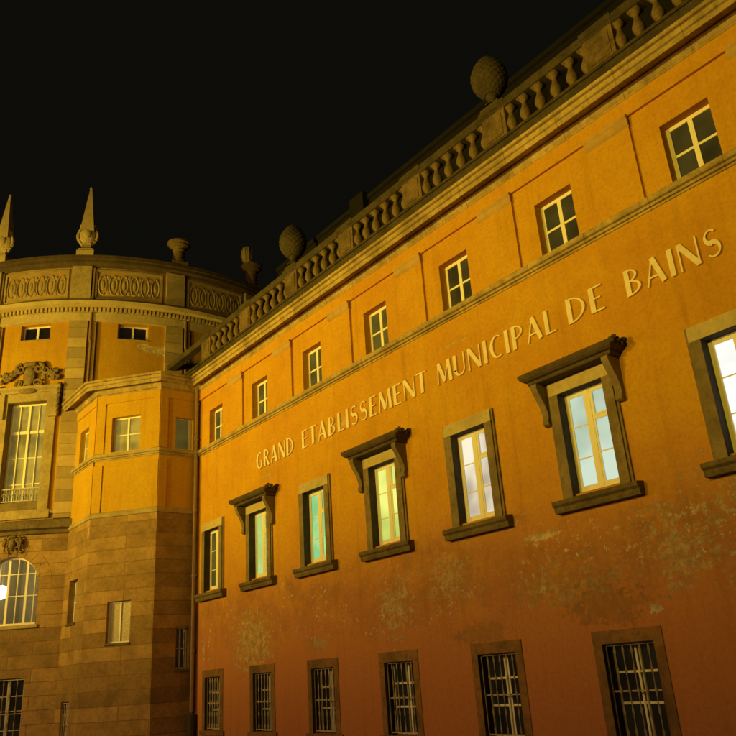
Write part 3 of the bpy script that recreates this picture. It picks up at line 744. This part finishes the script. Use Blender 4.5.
# ornament of scrolls, shield and leaves
def scroll(b, u, z, r, turns, a0_, s, y=-.16, w=.06):
    pts = []
    for i in range(26):
        q = i / 25; a = R(a0_) + s * turns * 2 * math.pi * q; rr = r * (1 - .82 * q)
        pts.append((u + rr * math.cos(a), y - .05 * q, z + rr * math.sin(a)))
    b.tube(pts, w, 5, w * .6)
def cartouche(u, z, sc, par, wide=1.0):
    b = MB(rot_map); rnd = random.Random(int(u * 10 + z))
    b.blob((u, -.16, z + .1 * sc), (.26 * sc, .14, .40 * sc), 12, 8)
    for s in (-1, 1):
        scroll(b, u + s * .36 * sc, z + .42 * sc, .24 * sc, 1.2, 90, -s, w=.07 * sc)
        scroll(b, u + s * .34 * sc, z - .22 * sc, .22 * sc, 1.1, 270, s, w=.07 * sc)
        pts = [(u + s * (.42 * sc + (wide) * k / 8), -.14, z + (.30 - .32 * (k / 8) ** 1.4) * sc + .06 * math.sin(k * 2)) for k in range(9)]
        b.tube(pts, .10 * sc, 6, .06 * sc)
        for k in range(26):
            q = rnd.random(); b.blob((u + s * (.45 * sc + wide * q), -.15 - .05 * rnd.random(), z + (.05 + .38 * rnd.random() - .15 * q) * sc), ((.05 + .07 * rnd.random()) * sc, .07, (.04 + .08 * rnd.random()) * sc), 6, 4)
    b.blob((u, -.17, z + .62 * sc), (.30 * sc, .12, .10 * sc), 10, 5)
    return b.build('cartouche', STONE_MD, par)

for t0 in WIN:
    u = th(t0); h = th(4.45)
    f = MB(rot_map); y = .26
    frame_grid(f, u - h, u + h, 7.85, 12.5, y, [(u, .10), (u - h / 2, .035), (u + h / 2, .035)], [(11.15, .14), (9.95, .035), (8.75, .035), (12.47, .04)], .09)
    w = f.build('window', WHITE, rot); pane(rot_map, u - h + .04, u + h - .04, 7.9, 12.46, y + .035, G_PALE if t0 > -45 else G_OLIVE, w)
    s = MB(rot_map)
    for q in (-1, 1):
        s.box(min(u + q * (h + .0), u + q * (h + .42)), max(u + q * (h + .0), u + q * (h + .42)), -.12, 0, 7.5, 12.9, 2)
        s.box(min(u + q * (h + .12), u + q * (h + .5)), max(u + q * (h + .12), u + q * (h + .5)), -.24, -.12, 11.7, 12.92, 2)
    s.box(u - h, u + h, -.12, 0, 12.5, 12.9, 4); s.box(u - h - .5, u + h + .5, -.13, -.0, 7.12, 7.5, 5)
    s.mould(u - h - .6, u + h + .6, [(0, 12.9), (.16, 12.92), (.18, 13.0), (.32, 13.08), (.34, 13.18), (0, 13.24)], 6)
    s.build('surround', STONE, w)
    cartouche(u, 13.60, 1.15, w, .85)
    rv = MB(rot_map)
    for q in (-1, 1): rv.box(u + min(q * (h - .008), q * (h + .004)), u + max(q * (h - .008), q * (h + .004)), -.11, .41, 7.86, 12.49)
    rv.box(u - h + .01, u + h - .01, -.11, .41, 12.485, 12.496, 3); rv.box(u - h + .001, u + h - .001, -.11, .25, 7.5, 7.858, 3)
    rv.build('reveal', STONE_MD, w)
    for q in (-1, 1):      # lumpy consoles hanging below the pediment ends
        b = MB(rot_map)
        for k in range(6): b.blob((u + q * (h + .52), -.2, 13.2 - .26 * k), (.14 - .012 * k, .12, .15), 7, 5)
        b.build('carved_console', STONE_MD, w)
    MB(rot_map).blob((u, -.2, 13.0), (.45, .12, .16), 10, 5).build('carved_boss', STONE_MD, w)
    # iron balcony rail across the foot of the window
    g = MB(rot_map); g.box(u - h, u + h, .02, .05, 8.48, 8.52, 4); g.box(u - h, u + h, .02, .05, 7.93, 7.97, 4)
    n = 15
    for i in range(n):
        x = u - h + 2 * h * (i + .5) / n; g.box(x - .011, x + .011, .025, .045, 7.97, 8.48)
        if i % 2: scroll(g, x, 8.22, .10, 1.2, 0, 1, .03, .012)
    g.build('balcony_rail', WHITE2, w)
    # arched window
    r = 1.19; sp = 5.55 - r; f = MB(rot_map); y = .24
    f.box(u - r, u + r, y, y + .06, 2.76, 2.86, 4)
    for x, wd in ((u - .60, .035), (u - .20, .10) , (u + .20, .035), (u + .60, .10), (u + .95, .035), (u - .95, .05)):
        hh = sp + math.sqrt(max(0, r * r - (abs(x - u) + wd / 2) ** 2)) - .02
        f.box(x - wd / 2, x + wd / 2, y, y + .05, 2.86, hh)
    for z in (3.95, 4.85): 
        hw = r if z < sp else math.sqrt(r * r - (z - sp) ** 2); f.box(u - hw, u + hw, y + .008, y + .045, z - .018, z + .018, 4)
    P = [(u + (r - .03) * math.cos(R(q)), y + .02, sp + (r - .03) * math.sin(R(q))) for q in range(0, 181, 12)]
    f.tube([(u + r - .03, y + .02, 2.8)] + P + [(u - r + .03, y + .02, 2.8)], .045, 5)
    w2 = f.build('arched_window', WHITE, rot)
    g = MB(rot_map); g.quad([(u - r, y + .03, 2.8)] + [(u - r * math.cos(R(q)), y + .03, sp + r * math.sin(R(q))) for q in range(0, 181, 12)] + [(u + r, y + .03, 2.8)]); g.build('pane', GLASS, w2)
    MB(rot_map).box(u - r - .1, u + r + .1, -.08, .2, 2.62, 2.758, 4).build('sill', STONE_LT, w2)
    # voussoirs
    v = MB(rot_map)
    for i in range(11):
        q0, q1 = math.pi * i / 11, math.pi * (i + 1) / 11
        ri, ro = r + .005, r + .55
        v.poly([(u + ri * math.cos(q0 + .012), sp + ri * math.sin(q0 + .012)), (u + ro * math.cos(q0 + .012), sp + min(ro * math.sin(q0 + .012), 1.95)), (u + ro * math.cos(q1 - .012), sp + min(ro * math.sin(q1 - .012), 1.95)), (u + ri * math.cos(q1 - .012), sp + ri * math.sin(q1 - .012))], -.012, .0)
    v.build('voussoirs', ASH2, w2)
    cartouche(u, 5.98, .62, w2, .10)
    # dim room behind the arched window
    room = MB(rot_map); room.box(u - 1.7, u + 1.7, .7, 4.2, 2.2, 6.2, 3)
    t = bpy.data.materials.get('dim_room_plaster') or paint('dim_room_plaster', (.45, .38, .2), .8, .3)
    # front face is left open
    room = MB(rot_map)
    room.quad([(u - 1.8, 3.4, 2.2), (u + 1.8, 3.4, 2.2), (u + 1.8, 3.4, 6.2), (u - 1.8, 3.4, 6.2)]); room.quad([(u - 1.8, .42, 6.2), (u + 1.8, .42, 6.2), (u + 1.8, 3.4, 6.2), (u - 1.8, 3.4, 6.2)])
    room.quad([(u - 1.8, .42, 2.2), (u + 1.8, .42, 2.2), (u + 1.8, 3.4, 2.2), (u - 1.8, 3.4, 2.2)])
    for x in (u - 1.8, u + 1.8): room.quad([(x, .42, 2.2), (x, 3.4, 2.2), (x, 3.4, 6.2), (x, .42, 6.2)])
    room.build('room_lining', t, w2)
    # basement window
    f = MB(rot_map); hb = th(4.9)
    frame_grid(f, u - hb, u + hb, -1.7, .72, .26, [(u + .28, .14), (u - .28, .03)], [(.05, .035), (-.6, .035), (-1.2, .035)], .07); w3 = f.build('window', WHITE2, rot)
    pane(rot_map, u - hb + .03, u + hb - .03, -1.66, .68, .29, G_DARK, w3); grille(rot_map, u - hb + .02, u + hb - .02, -1.68, .7, .06, 6, w3)
# small attic windows
for t0 in (-18.0, *WIN):
    u = th(t0); a, b = u - th(3.5), u + th(3.5)
    f = MB(rot_map); frame_grid(f, a, b, 15.62, 16.4, .25, [(u, .10)], [], .07); w = f.build('window', WHITE, rot)
    pane(rot_map, a + .03, b - .03, 15.66, 16.36, .28, G_DARK, w)
    MB(rot_map).box(a - .02, b + .02, -.04, .2, 15.56, 15.618).build('sill', STONE, w)

# lamp hanging behind the first arched window
q = rot_map(th(WIN[0]) - .95, 1.0, 4.25)
lt = thing('pendant_lamp', 'glowing round lamp hanging behind the arched window of the rotunda', 'lamp', (q.x, q.y, 4.0))
ML = NT('lamp_glow'); ML.b.inputs['Emission Color'].default_value = (1, .97, .8, 1); ML.b.inputs['Emission Strength'].default_value = 9
MB().blob((q.x, q.y, 4.25), (.27, .27, .29), 16, 12).build('lamp_globe', ML.m, lt, smooth=True)
MB().tube([(q.x, q.y, 4.47), (q.x, q.y, 6.2)], .012, 5).lathe((q.x, q.y, 4.44), [(.08, 0), (.08, .05), (0, .07)], 10).build('lamp_cord', IRON, lt)

pl_ = bpy.data.lights.new('lamp_light', 'POINT'); pl_.energy = 60; pl_.color = (1, .9, .6); pl_.shadow_soft_size = .01
lo_ = bpy.data.objects.new('lamp_light', pl_); COL.objects.link(lo_); lo_.parent = lt; lo_.location = (0.9, .6, 1.95)
for o in bpy.data.objects:
    if '_w' in o.keys(): del o['_w']
